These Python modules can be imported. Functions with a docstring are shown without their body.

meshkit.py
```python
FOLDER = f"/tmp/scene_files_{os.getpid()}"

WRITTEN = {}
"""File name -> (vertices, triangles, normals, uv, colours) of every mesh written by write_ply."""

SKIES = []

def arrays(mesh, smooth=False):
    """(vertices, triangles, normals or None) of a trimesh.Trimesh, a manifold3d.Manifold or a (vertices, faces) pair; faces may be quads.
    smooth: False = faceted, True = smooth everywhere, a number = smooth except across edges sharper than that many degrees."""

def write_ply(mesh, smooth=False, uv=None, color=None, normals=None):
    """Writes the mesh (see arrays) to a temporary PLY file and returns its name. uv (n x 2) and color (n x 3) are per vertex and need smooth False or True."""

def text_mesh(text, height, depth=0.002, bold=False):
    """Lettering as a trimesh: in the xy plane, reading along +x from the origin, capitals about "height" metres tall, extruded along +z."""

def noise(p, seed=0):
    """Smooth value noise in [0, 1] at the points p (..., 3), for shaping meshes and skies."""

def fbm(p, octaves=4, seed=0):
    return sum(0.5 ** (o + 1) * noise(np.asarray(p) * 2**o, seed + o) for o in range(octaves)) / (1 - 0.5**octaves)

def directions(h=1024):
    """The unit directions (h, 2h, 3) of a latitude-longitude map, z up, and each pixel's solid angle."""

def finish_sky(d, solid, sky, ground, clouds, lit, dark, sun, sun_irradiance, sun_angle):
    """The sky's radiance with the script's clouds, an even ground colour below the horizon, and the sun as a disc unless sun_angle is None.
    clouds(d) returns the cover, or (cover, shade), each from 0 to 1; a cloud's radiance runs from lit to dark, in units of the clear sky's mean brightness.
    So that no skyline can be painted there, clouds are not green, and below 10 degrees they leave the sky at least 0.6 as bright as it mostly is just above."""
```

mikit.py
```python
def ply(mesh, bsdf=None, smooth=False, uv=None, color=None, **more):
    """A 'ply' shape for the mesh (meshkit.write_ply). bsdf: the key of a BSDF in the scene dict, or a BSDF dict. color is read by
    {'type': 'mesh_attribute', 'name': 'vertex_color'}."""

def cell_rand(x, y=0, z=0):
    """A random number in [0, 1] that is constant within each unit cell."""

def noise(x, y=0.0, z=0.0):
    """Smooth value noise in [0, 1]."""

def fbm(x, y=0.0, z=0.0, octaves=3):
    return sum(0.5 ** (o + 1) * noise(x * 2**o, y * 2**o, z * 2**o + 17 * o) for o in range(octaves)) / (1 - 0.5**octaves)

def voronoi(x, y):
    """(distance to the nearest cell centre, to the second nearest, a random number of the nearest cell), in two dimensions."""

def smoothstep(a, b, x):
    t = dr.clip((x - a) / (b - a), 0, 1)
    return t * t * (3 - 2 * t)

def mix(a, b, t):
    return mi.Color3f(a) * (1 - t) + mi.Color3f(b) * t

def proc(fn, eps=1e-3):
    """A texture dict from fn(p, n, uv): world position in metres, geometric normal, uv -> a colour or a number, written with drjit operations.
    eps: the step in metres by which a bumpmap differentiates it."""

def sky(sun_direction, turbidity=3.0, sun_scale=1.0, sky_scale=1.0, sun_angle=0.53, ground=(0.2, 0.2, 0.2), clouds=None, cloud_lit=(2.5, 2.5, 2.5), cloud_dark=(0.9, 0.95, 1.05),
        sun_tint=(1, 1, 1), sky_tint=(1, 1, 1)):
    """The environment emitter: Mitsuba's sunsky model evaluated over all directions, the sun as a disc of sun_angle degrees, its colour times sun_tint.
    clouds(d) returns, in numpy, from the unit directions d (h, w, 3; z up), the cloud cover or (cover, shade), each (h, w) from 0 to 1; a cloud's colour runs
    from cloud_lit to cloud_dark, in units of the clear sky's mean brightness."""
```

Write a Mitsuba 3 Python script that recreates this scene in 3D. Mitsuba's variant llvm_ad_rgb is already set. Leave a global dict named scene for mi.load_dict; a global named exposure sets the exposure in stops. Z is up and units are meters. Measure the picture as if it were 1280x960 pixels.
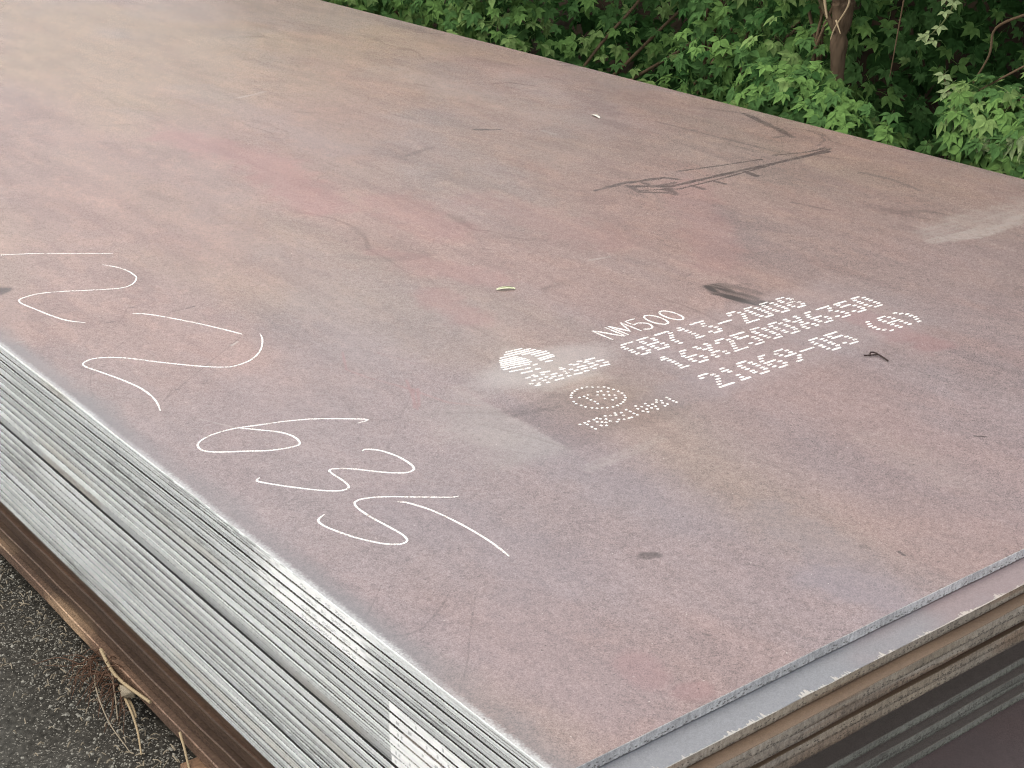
import math, random
import numpy as np
import trimesh
import drjit as dr
import mitsuba as mi
import mikit
import meshkit
from mikit import proc, noise, fbm, voronoi, cell_rand, smoothstep, mix

T = mi.ScalarTransform4f
TOP = 0.53            # height of the marked plate above the ground
rng = np.random.default_rng(11)
random.seed(11)
scene, labels = {'type': 'scene'}, {}

# ------------------------------------------------------------------ camera, sky, exposure
EYE = np.array([-0.90598, -1.06467, TOP + 1.05804])
FWD = np.array([0.569893, 0.722997, -0.390509])
scene['camera'] = {'type': 'perspective', 'fov': 36.348, 'fov_axis': 'x', 'near_clip': 0.05, 'far_clip': 400.0,
                   'to_world': T().look_at(origin=EYE.tolist(), target=(EYE + FWD).tolist(), up=[0.234695, 0.312224, 0.920562])}
scene['sky'] = mikit.sky((-0.62, 0.30, 0.90), turbidity=3, sun_scale=0.14, sun_angle=40, clouds=lambda d: 1.0,
                         cloud_lit=(2.5, 2.5, 2.5), ground=(0.12, 0.12, 0.11))
exposure = 2.8

# ------------------------------------------------------------------ measured marks, metres on the plate (x along the front edge, y along the left edge)
CHALK = [[(0.1099,2.1525),(0.1973,2.1078),(0.2698,2.0676),(0.3382,2.0167),(0.3944,1.975)],[(0.3447,1.9182),(0.3608,1.8867),(0.3696,1.8479),(0.3681,1.8109),(0.3635,1.7956),(0.3493,1.7751),(0.3282,1.7603),(0.3026,1.7613),(0.2536,1.7858),(0.1985,1.8149),(0.1611,1.8251),(0.1304,1.8187),(0.12,1.8091),(0.1179,1.7877),(0.1267,1.7416),(0.1372,1.6895),(0.1511,1.6465),(0.1733,1.6164)],[(0.2656,1.6101),(0.2882,1.5876),(0.3152,1.5401),(0.3438,1.4809),(0.3659,1.4272),(0.3813,1.3844)],[(0.4096,1.3684),(0.3968,1.3369),(0.3705,1.2965),(0.3419,1.2693),(0.3139,1.257),(0.282,1.2574),(0.2442,1.2905),(0.1961,1.3501),(0.1589,1.4018),(0.1319,1.4268),(0.1058,1.4368),(0.0846,1.4267),(0.0821,1.4075),(0.0919,1.3724),(0.1057,1.3211),(0.1162,1.2645),(0.1156,1.2174),(0.1095,1.184),(0.0999,1.1541)],[(0.3343,0.9163),(0.3554,0.9183),(0.3219,0.9475),(0.2857,0.9736),(0.245,0.9931),(0.2014,1.0069),(0.1581,1.0193),(0.1169,1.0172),(0.0895,1.0016),(0.0837,0.9765),(0.0994,0.9562),(0.1352,0.9328),(0.1711,0.9105),(0.2059,0.9012),(0.2196,0.9072),(0.2244,0.9323),(0.2159,0.961),(0.1923,0.9908),(0.1726,1.0138)],[(0.2821,0.8219),(0.2901,0.8243),(0.3056,0.8082),(0.3155,0.7766),(0.317,0.7446),(0.3128,0.7235),(0.3029,0.7166),(0.2881,0.7209),(0.266,0.741),(0.2382,0.7753),(0.2172,0.7932),(0.2053,0.7953),(0.2023,0.7809),(0.2028,0.7545),(0.2001,0.7334),(0.1926,0.7254),(0.1787,0.7279),(0.157,0.747),(0.1297,0.7809),(0.1091,0.8105),(0.0988,0.8298),(0.108,0.8378)],[(0.3119,0.6058),(0.3007,0.6097),(0.2682,0.6343),(0.2302,0.6654),(0.2019,0.6813),(0.1846,0.6843),(0.1755,0.6778),(0.1714,0.6602),(0.1717,0.628),(0.1755,0.5909),(0.1779,0.5597),(0.1751,0.5418),(0.1671,0.5357),(0.1547,0.5393),(0.1387,0.5567),(0.1201,0.5915),(0.1076,0.6294),(0.1033,0.6526),(0.1071,0.6674),(0.123,0.6766)],[(0.2294,0.6459),(0.2407,0.6306),(0.2536,0.5926),(0.2613,0.5422),(0.2645,0.494),(0.2639,0.4545),(0.2598,0.4162)]]
EMBLEM = [(0.7193,1.0172,0.7556,1.0146),(0.709,1.0084,0.7672,1.0041),(0.6934,1.0001,0.7723,0.9959),(0.6854,0.9912,0.7254,0.9882),(0.7358,0.9896,0.7773,0.986),(0.6806,0.9841,0.7282,0.9801),(0.7489,0.9797,0.7839,0.9767),(0.6767,0.977,0.731,0.9719),(0.7501,0.9697,0.782,0.9671),(0.6722,0.9703,0.7309,0.963),(0.7469,0.957,0.7824,0.9576),(0.6677,0.9632,0.7307,0.9542),(0.7452,0.9493,0.78,0.9503),(0.6645,0.9539,0.7204,0.9471),(0.7479,0.9383,0.7633,0.9357),(0.7203,0.9383,0.7312,0.939),(0.6681,0.9397,0.71,0.9326),(0.7114,0.9216,0.7222,0.9194),(0.68,0.922,0.7042,0.9183),(0.6883,0.9027,0.6949,0.9011),(0.7083,0.9037,0.7277,0.8995),(0.6725,0.8998,0.6829,0.8988),(0.6884,0.8958,0.6969,0.8951),(0.704,0.8955,0.7112,0.8946),(0.7181,0.8849,0.7325,0.8844),(0.703,0.8831,0.7092,0.8824),(0.6891,0.8827,0.6963,0.8819),(0.6736,0.8843,0.6821,0.8824),(0.6617,0.8765,0.6684,0.8737),(0.6728,0.8681,0.6798,0.8684),(0.6645,0.8633,0.6761,0.8612),(0.6882,0.8733,0.6979,0.8728),(0.7037,0.8729,0.7102,0.8726),(0.7251,0.8727,0.7343,0.8727),(0.7131,0.8761,0.7216,0.8754),(0.6894,0.8623,0.696,0.8607),(0.7078,0.8614,0.7185,0.8606),(0.7205,0.8603,0.7276,0.8606),(0.7362,0.8627,0.7448,0.8619),(0.7429,0.8748,0.7499,0.8736),(0.7494,0.9006,0.7558,0.9),(0.7448,0.8936,0.7571,0.8931),(0.7437,0.884,0.7504,0.8824),(0.7733,0.9015,0.7798,0.9008),(0.7785,0.8964,0.7907,0.8943),(0.7583,0.8835,0.7664,0.8821),(0.7624,0.8746,0.7725,0.8728),(0.7946,0.9045,0.8037,0.9012),(0.8102,0.9005,0.8325,0.8988),(0.8025,0.8944,0.8128,0.8926),(0.7772,0.8839,0.7962,0.8814),(0.8036,0.8846,0.8154,0.8818),(0.7768,0.8725,0.7929,0.8721),(0.752,0.8623,0.7685,0.8585),(0.7751,0.8622,0.7852,0.8604),(0.7958,0.8699,0.804,0.8714),(0.7955,0.8614,0.8029,0.8605),(0.8076,0.8728,0.8165,0.8721),(0.8229,0.885,0.8392,0.8818),(0.8283,0.872,0.8394,0.8697),(0.8131,0.8628,0.8346,0.8602)]
RING_DOTS = [(0.7233,0.8069),(0.7331,0.805),(0.7404,0.799),(0.7491,0.7936),(0.757,0.7877),(0.76,0.7793),(0.7628,0.7695),(0.7642,0.7586),(0.7641,0.7489),(0.7606,0.7386),(0.7559,0.7308),(0.7484,0.7242),(0.74,0.7189),(0.7318,0.7161),(0.7228,0.714),(0.7128,0.7142),(0.7032,0.7173),(0.695,0.7214),(0.6872,0.7257),(0.6819,0.7323),(0.6758,0.742),(0.6738,0.7508),(0.6717,0.7613),(0.6742,0.7706),(0.6819,0.7866),(0.688,0.7938),(0.6957,0.8004),(0.7045,0.8041),(0.713,0.8075),(0.6932,0.778),(0.7024,0.777),(0.7118,0.7775),(0.7017,0.7679),(0.7022,0.7585),(0.7029,0.7495),(0.7012,0.7397),(0.7341,0.778),(0.741,0.7772),(0.7248,0.7677),(0.7337,0.7615),(0.7405,0.7553),(0.7489,0.768),(0.7248,0.7483),(0.7481,0.749),(0.7412,0.7387),(0.7321,0.7365)]
CODE_DOTS = [(0.6222,0.6931),(0.6325,0.6933),(0.6416,0.6939),(0.632,0.6857),(0.6317,0.6741),(0.6312,0.6647),(0.653,0.6938),(0.6606,0.6957),(0.6515,0.684),(0.6637,0.6898),(0.6573,0.6786),(0.6474,0.6692),(0.6543,0.664),(0.6617,0.6737),(0.6705,0.6837),(0.6779,0.6942),(0.6855,0.6895),(0.6707,0.6735),(0.6985,0.693),(0.6944,0.6859),(0.7079,0.688),(0.7033,0.6771),(0.6783,0.6647),(0.6863,0.6692),(0.6938,0.6646),(0.7033,0.6635),(0.7092,0.6631),(0.7235,0.6649),(0.7227,0.6727),(0.7233,0.6825),(0.7228,0.6922),(0.7456,0.6937),(0.7406,0.6829),(0.7516,0.685),(0.7655,0.6918),(0.7636,0.6822),(0.7734,0.6822),(0.7408,0.6703),(0.7521,0.6732),(0.7459,0.6635),(0.7618,0.6721),(0.7721,0.6727),(0.7669,0.6621),(0.7915,0.6918),(0.7846,0.6843),(0.7956,0.6845),(0.791,0.6763),(0.7857,0.6646),(0.7942,0.6675),(0.8126,0.6887),(0.8118,0.6808),(0.8114,0.6715),(0.8117,0.6639)]
DARK_MARKS = [(1.5548,1.7303,1.6752,1.7408,0.008,0.5),(1.6752,1.7408,1.7013,1.7308,0.008,0.5),(1.6703,1.7353,1.7707,1.7169,0.01,0.55),(1.7707,1.7169,1.7865,1.6867,0.01,0.55),(1.7013,1.7308,1.6857,1.6696,0.009,0.45),(1.6857,1.6696,1.7642,1.6662,0.009,0.45),(1.6473,1.7158,1.6326,1.6554,0.008,0.45),(1.6326,1.6554,1.6879,1.6058,0.008,0.45),(1.7077,1.6354,1.6909,1.5948,0.014,0.5),(1.6505,1.7045,1.7307,1.6454,0.01,0.6),(1.7307,1.6454,1.9155,1.6481,0.01,0.6),(1.9155,1.6481,2.311,1.6484,0.01,0.6),(1.6422,1.6659,1.7317,1.6177,0.005,0.6),(1.7317,1.6177,1.9073,1.6258,0.005,0.6),(1.9073,1.6258,2.3361,1.662,0.005,0.6),(1.8428,1.7398,1.9687,1.7156,0.005,0.6),(1.9687,1.7156,2.1041,1.6964,0.005,0.6),(2.1623,1.7051,2.2131,1.6887,0.006,0.5),(2.2131,1.6887,2.2607,1.6747,0.006,0.5),(2.2607,1.6747,2.3321,1.6756,0.006,0.5),(1.851,1.6207,1.8526,1.5828,0.01,0.55),(1.7744,1.6222,1.7765,1.5848,0.01,0.55),(1.9793,1.6395,1.9722,1.5876,0.011,0.6),(2.4017,2.2151,2.4463,2.0929,0.008,0.3),(2.4463,2.0929,2.3961,1.9335,0.014,0.5),(2.3961,1.9335,2.3513,1.8156,0.014,0.5),(2.3559,1.8349,2.3046,1.8384,0.012,0.3),(2.4439,1.8398,2.4359,1.7879,0.006,0.25),(2.4359,1.7879,2.398,1.7367,0.006,0.25),(2.398,1.7367,2.3344,1.7063,0.006,0.25),(2.1667,2.1726,2.1817,1.9282,0.007,0.22),(2.1817,1.9282,2.1947,1.7442,0.007,0.22),(2.2155,1.4563,2.2238,1.3464,0.01,0.28),(2.2238,1.3464,2.2017,1.2536,0.01,0.28),(1.8667,1.3706,1.8932,1.2679,0.007,0.3),(1.6873,2.4034,1.7439,2.3621,0.009,0.6),(1.3664,2.2781,1.4241,2.298,0.012,0.25),(1.4241,2.298,1.4662,2.3094,0.012,0.25),(2.0913,2.8543,2.1472,2.8434,0.01,0.3),(2.1472,2.8434,2.1796,2.7612,0.01,0.3),(1.8959,2.9954,1.9097,2.9273,0.01,0.25),(2.4857,2.9916,2.5041,2.8963,0.01,0.3),(0.7834,1.6655,0.8372,1.5918,0.02,0.12),(0.8372,1.5918,0.9413,1.5618,0.02,0.12),(0.3606,1.5725,0.3794,1.5754,0.004,0.5),(0.33,1.573,0.3747,1.5732,0.003,0.3),(0.2003,1.5936,0.2185,1.5907,0.004,0.4),(0.2788,1.6449,0.285,1.6403,0.004,0.4),(0.1257,1.1929,0.3697,1.3725,0.002,0.22),(0.5218,0.8322,0.5544,0.7873,0.008,0.22),(0.5544,0.7873,0.6432,0.7698,0.008,0.22),(0.4755,0.8589,0.6219,0.765,0.004,0.2),(0.3343,0.1123,0.3365,0.1059,0.004,0.35),(1.1051,0.2733,1.1161,0.2612,0.003,0.5),(0.6999,0.0991,0.698,0.0892,0.003,0.5),(0.6715,0.1408,0.6751,0.1323,0.005,0.2),(0.8685,3.0589,0.927,3.028,0.01,0.2),(1.3912,2.8853,1.4331,2.8422,0.01,0.2),(2.431,3.9246,2.4531,3.745,0.03,0.12),(2.2956,3.2119,2.3208,3.0444,0.02,0.15),(2.4103,3.7355,2.4665,3.6363,0.01,0.25),(0.4928,0.7936,0.5265,0.7098,0.002,0.2),(0.5265,0.7098,0.5502,0.6279,0.002,0.2),(0.107,1.9011,0.118,1.8869,0.024,0.75),(0.1139,1.9019,0.1249,1.8877,0.016,0.5),(0.4114,0.3068,0.4247,0.2967,0.011,0.6),(0.4095,0.2998,0.4207,0.2941,0.006,0.4)]
SMEAR_MARKS = [(1.272,1.0567,1.2579,1.0128,0.016,0.9),(1.2579,1.0128,1.2664,0.965,0.016,0.9),(1.2664,0.965,1.2878,0.9199,0.016,0.9),(1.286,1.0524,1.2847,0.9987,0.02,0.65),(1.2847,0.9987,1.293,0.951,0.02,0.65),(1.3036,1.0516,1.3153,1.0061,0.016,0.5),(1.3153,1.0061,1.3242,0.9633,0.016,0.5),(1.2869,0.9673,1.301,0.9043,0.004,0.75),(1.2797,0.9492,1.3399,0.8868,0.004,0.6),(1.2702,1.0642,1.3463,1.0136,0.006,0.25)]
RED_MARKS = [(0.4831,1.1973,0.4438,1.122,0.003,0.5),(0.4438,1.122,0.4542,1.0683,0.003,0.5),(0.4542,1.0683,0.4803,0.9951,0.003,0.5),(0.4803,0.9951,0.5026,0.8965,0.003,0.5),(0.5026,0.8965,0.5377,0.8533,0.003,0.5),(0.5017,1.019,0.486,0.9864,0.003,0.5),(0.486,0.9864,0.4445,0.9027,0.003,0.5),(0.4884,0.9802,0.444,0.9114,0.003,0.5),(0.495,0.9753,0.4542,0.912,0.003,0.5),(0.532,1.1607,0.5572,1.0696,0.002,0.3),(0.8537,1.6475,0.9087,1.5453,0.03,0.3),(0.788,1.3456,0.7707,1.1885,0.05,0.4),(0.959,2.8439,1.0437,2.4641,0.09,0.5),(1.0437,2.4641,0.9311,2.0034,0.09,0.5),(0.8767,1.5292,0.9499,1.3462,0.06,0.3),(1.3775,0.7347,1.3742,0.5792,0.05,0.4),(1.7782,1.6376,1.3955,1.1433,0.07,0.25),(0.2154,0.1161,0.2132,0.085,0.03,0.35),(0.2281,0.0312,0.2429,0.0261,0.02,0.35),(1.2749,1.8328,1.3142,1.4118,0.09,0.25),(1.0895,1.9697,1.0632,1.6714,0.08,0.35)]
PALE_MARKS = [(1.9071,0.9866,2.0096,0.955,0.035,0.45),(2.0096,0.955,2.2122,0.9594,0.035,0.45),(1.9534,1.0117,2.3245,1.0158,0.06,0.3),(1.9071,0.9866,1.9993,0.9256,0.01,0.5),(0.4237,0.7874,0.4965,0.7133,0.04,0.12),(0.5616,0.9078,0.6603,0.9226,0.04,0.15),(1.3518,3.1494,1.4496,3.175,0.01,0.45),(1.1912,1.3286,1.2386,1.3204,0.006,0.4),(1.8347,2.2843,1.8344,2.2271,0.01,0.35),(1.9111,2.3347,1.9241,2.3252,0.006,0.4),(0.5322,0.5587,0.681,0.5742,0.015,0.2),(0.0314,1.5955,0.0423,1.5924,0.003,0.6),(0.337,1.3464,0.3562,1.3572,0.003,0.6),(0.137,1.0856,0.1745,1.0061,0.002,0.35),(0.959,0.3644,0.9533,0.1883,0.05,0.1),(0.7303,1.012,0.6824,0.8387,0.035,0.25),(0.6824,0.8387,0.7729,0.838,0.035,0.25),(1.9161,3.2079,1.9922,2.324,0.1,0.12),(2.2179,2.913,2.1207,2.5514,0.08,0.12)]
BLUE_MARKS = [(0.5744,0.1113,0.5848,0.0376,0.06,0.45),(0.642,0.2928,0.6089,0.0851,0.05,0.3),(1.2971,3.3559,1.2389,2.4232,0.08,0.18),(0.1672,0.2925,0.1428,0.1067,0.1,0.2),(0.2328,0.6028,0.2816,0.3338,0.09,0.2),(0.5388,0.6439,0.5487,0.3635,0.08,0.18),(0.7908,0.6923,0.9278,0.6764,0.05,0.2)]

# ------------------------------------------------------------------ helpers
def number(name):
    if name not in scene and name not in labels:
        return name
    k = 1
    while f'{name}_{k:03d}' in scene or f'{name}_{k:03d}' in labels:
        k += 1
    return f'{name}_{k:03d}'

def add(name, shape, parent=None):
    key = number(parent + '__' + name if parent else name)
    scene[key] = shape
    return key

def tag(key, label=None, category=None, group=None, kind=None):
    d = labels.setdefault(key, {})
    for k, v in (('label', label), ('category', category), ('group', group), ('kind', kind)):
        if v: d[k] = v
    return key

def bsdf(key, d):
    scene[key] = d
    return key

def join(meshes):
    vs, fs, n = [], [], 0
    for v, f in meshes:
        vs.append(np.asarray(v, float)); fs.append(np.asarray(f, int) + n); n += len(v)
    return np.vstack(vs), np.vstack(fs)

def tube(points, radii, sides=8):
    """a closed tapering tube along a polyline"""
    P = np.asarray(points, float); n = len(P)
    R = np.broadcast_to(np.asarray(radii, float), (n,))
    tan = np.gradient(P, axis=0); tan /= np.linalg.norm(tan, axis=1, keepdims=True) + 1e-12
    a = np.array([0.31, 0.17, 0.93]); V = []
    for i in range(n):
        u = np.cross(tan[i], a); u /= np.linalg.norm(u) + 1e-9
        w = np.cross(tan[i], u)
        ang = np.arange(sides) / sides * 2 * math.pi
        V.append(P[i] + R[i] * (np.cos(ang)[:, None] * u + np.sin(ang)[:, None] * w))
    V = np.vstack(V); F = []
    for i in range(n - 1):
        for j in range(sides):
            a0, b0 = i * sides + j, i * sides + (j + 1) % sides
            F += [[a0, b0 + sides, a0 + sides], [a0, b0, b0 + sides]]
    c0, c1 = len(V), len(V) + 1
    V = np.vstack([V, P[0], P[-1]])
    for j in range(sides):
        F += [[c0, (j + 1) % sides, j], [c1, (n - 1) * sides + j, (n - 1) * sides + (j + 1) % sides]]
    return V, np.array(F)

def curve(pts, n=10):
    """Catmull-Rom through the points"""
    P = np.asarray(pts, float)
    if len(P) < 3:
        return np.array([P[0] + (P[-1] - P[0]) * t for t in np.linspace(0, 1, n)])
    Q = np.vstack([2 * P[0] - P[1], P, 2 * P[-1] - P[-2]]); out = []
    for i in range(1, len(Q) - 2):
        for t in np.linspace(0, 1, n, endpoint=False):
            a, b, c, d = Q[i - 1], Q[i], Q[i + 1], Q[i + 2]
            out.append(0.5 * (2 * b + (c - a) * t + (2 * a - 5 * b + 4 * c - d) * t * t + (3 * b - a - 3 * c + d) * t ** 3))
    return np.array(out + [P[-1]])

def slab(outline, z0, z1, ch):
    """an upright plate from a closed ccw outline (n x 2) with a chamfer ch at both faces"""
    o = np.asarray(outline, float); n = len(o)
    d = np.roll(o, -1, 0) - np.roll(o, 1, 0)
    nrm = np.stack([d[:, 1], -d[:, 0]], 1); nrm /= np.linalg.norm(nrm, axis=1, keepdims=True)
    ins = o - nrm * ch
    ring = lambda q, z: np.column_stack([q, np.full(n, z)])
    V = np.vstack([ring(ins, z0), ring(o, z0 + ch), ring(o, z1 - ch), ring(ins, z1)]); F = []
    j = np.arange(n); k = (j + 1) % n
    for r in range(3):
        F += np.column_stack([r * n + j, r * n + k, (r + 1) * n + k]).tolist() + np.column_stack([r * n + j, (r + 1) * n + k, (r + 1) * n + j]).tolist()
    from shapely.geometry import Polygon
    pv, pf = trimesh.creation.triangulate_polygon(Polygon(ins), engine='earcut')
    from scipy.spatial import cKDTree
    idx = cKDTree(ins).query(pv)[1][pf]
    a, b, c = ins[idx[:, 0]], ins[idx[:, 1]], ins[idx[:, 2]]
    flip = ((b - a)[:, 0] * (c - a)[:, 1] - (b - a)[:, 1] * (c - a)[:, 0]) < 0
    idx[flip] = idx[flip][:, ::-1]
    F += (idx + 3 * n).tolist() + idx[:, ::-1].tolist()
    return V, np.array(F)

# ------------------------------------------------------------------ materials of the steel
def seg_mask(p, marks):
    """how strongly the smears (x0, y0, x1, y1, half width, strength) lie on each point of a plate"""
    m = mi.Float(0)
    wob = (fbm(p.x * 30, p.y * 30, 0.0, octaves=2) - 0.5)
    for x0, y0, x1, y1, w, s in marks:
        dx, dy = x1 - x0, y1 - y0
        t = dr.clip(((p.x - x0) * dx + (p.y - y0) * dy) / (dx * dx + dy * dy + 1e-9), 0, 1)
        d = dr.sqrt(dr.square(p.x - x0 - t * dx) + dr.square(p.y - y0 - t * dy)) + wob * w * 0.9
        m = dr.maximum(m, s * (1 - smoothstep(0.35 * w, 1.25 * w, d)))
    return m

def grain(p):
    g = cell_rand(dr.floor(p.x * 900), dr.floor(p.y * 900), 3) * 0.42 + noise(p.x * 560, p.y * 560, p.z * 560 + 5) * 0.40 + noise(p.x * 190, p.y * 190, 9.0) * 0.18
    return (g - 0.5) * 2

def mill_scale(p):
    """the hot-rolled face: purple grey scale with tan, rust red and blue grey drifts stretched along the rolling direction"""
    wx = fbm(p.x * 1.3, p.y * 1.3, 3.0) * 0.5
    tan = smoothstep(0.40, 0.66, fbm(p.x * 2.6 + wx, p.y * 0.75 + wx, 1.0) * 0.72 + 0.055 * p.y)
    red = smoothstep(0.46, 0.70, fbm(p.x * 4.5 + wx * 2, p.y * 1.5, 6.0, octaves=4))
    blue = smoothstep(0.48, 0.70, fbm(p.x * 3.0, p.y * 1.7 + wx * 3, 12.0, octaves=4))
    lilac = 1 - smoothstep(0.5, 1.9, p.y + (fbm(p.x * 1.1, p.y * 1.1, 8.0) - 0.5) * 1.6)
    rose = smoothstep(0.9, 1.9, p.y + wx) * (1 - smoothstep(3.0, 4.4, p.y + wx)) * smoothstep(0.30, 0.62, fbm(p.x * 1.9, p.y * 0.9, 31.0, octaves=4))
    c = mix((0.218, 0.167, 0.155), (0.210, 0.169, 0.178), lilac * 0.9)
    c = mix(c, (0.240, 0.184, 0.146), tan * 0.85)
    c = mix(c, (0.244, 0.163, 0.156), rose * 0.50)
    c = mix(c, (0.242, 0.160, 0.146), red * 0.36)
    c = mix(c, (0.186, 0.166, 0.178), blue * 0.32)
    # crisper flakes of scale, drawn-out rolling wisps and hairline scratches
    flake = fbm(p.x * 34, p.y * 15, 41.0, octaves=4)
    c = mix(c, c * mi.Color3f(1.13, 1.09, 1.05), smoothstep(0.52, 0.62, flake) * (0.25 + 0.35 * (1 - lilac)))
    c = mix(c, c * mi.Color3f(0.84, 0.82, 0.84), smoothstep(0.56, 0.63, fbm(p.x * 21 + 9, p.y * 6, 43.0, octaves=4)) * (0.20 + 0.35 * (1 - lilac)))
    w1 = dr.abs(noise(p.x * 7 + fbm(p.x * 9, p.y * 5, 2.0) * 1.2, p.y * 1.1, 51.0) - 0.5)
    c = c * (1 - 0.26 * (1 - smoothstep(0.0, 0.016, w1)) * smoothstep(0.50, 0.70, fbm(p.x * 2.2, p.y * 2.2, 53.0)))
    w2 = dr.abs(noise((p.x + p.y) * 2.4 + fbm(p.x * 4, p.y * 4, 5.0), (p.x - p.y) * 9, 57.0) - 0.5)
    c = c * (1 - 0.22 * (1 - smoothstep(0.0, 0.012, w2)) * smoothstep(0.54, 0.72, fbm(p.x * 3.1 + 4, p.y * 3.1, 59.0)))
    streak = noise(p.x * 60, p.y * 2.2, 2.0) * 0.5 + noise(p.x * 22, p.y * 0.9, 4.0) * 0.5
    c = c * (1 + (streak - 0.5) * 0.15 + (fbm(p.x * 9, p.y * 5, 21.0) - 0.5) * 0.16 + grain(p) * 0.60 + (noise(p.x * 105, p.y * 105, 13.0) - 0.5) * 0.14)
    return c

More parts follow.
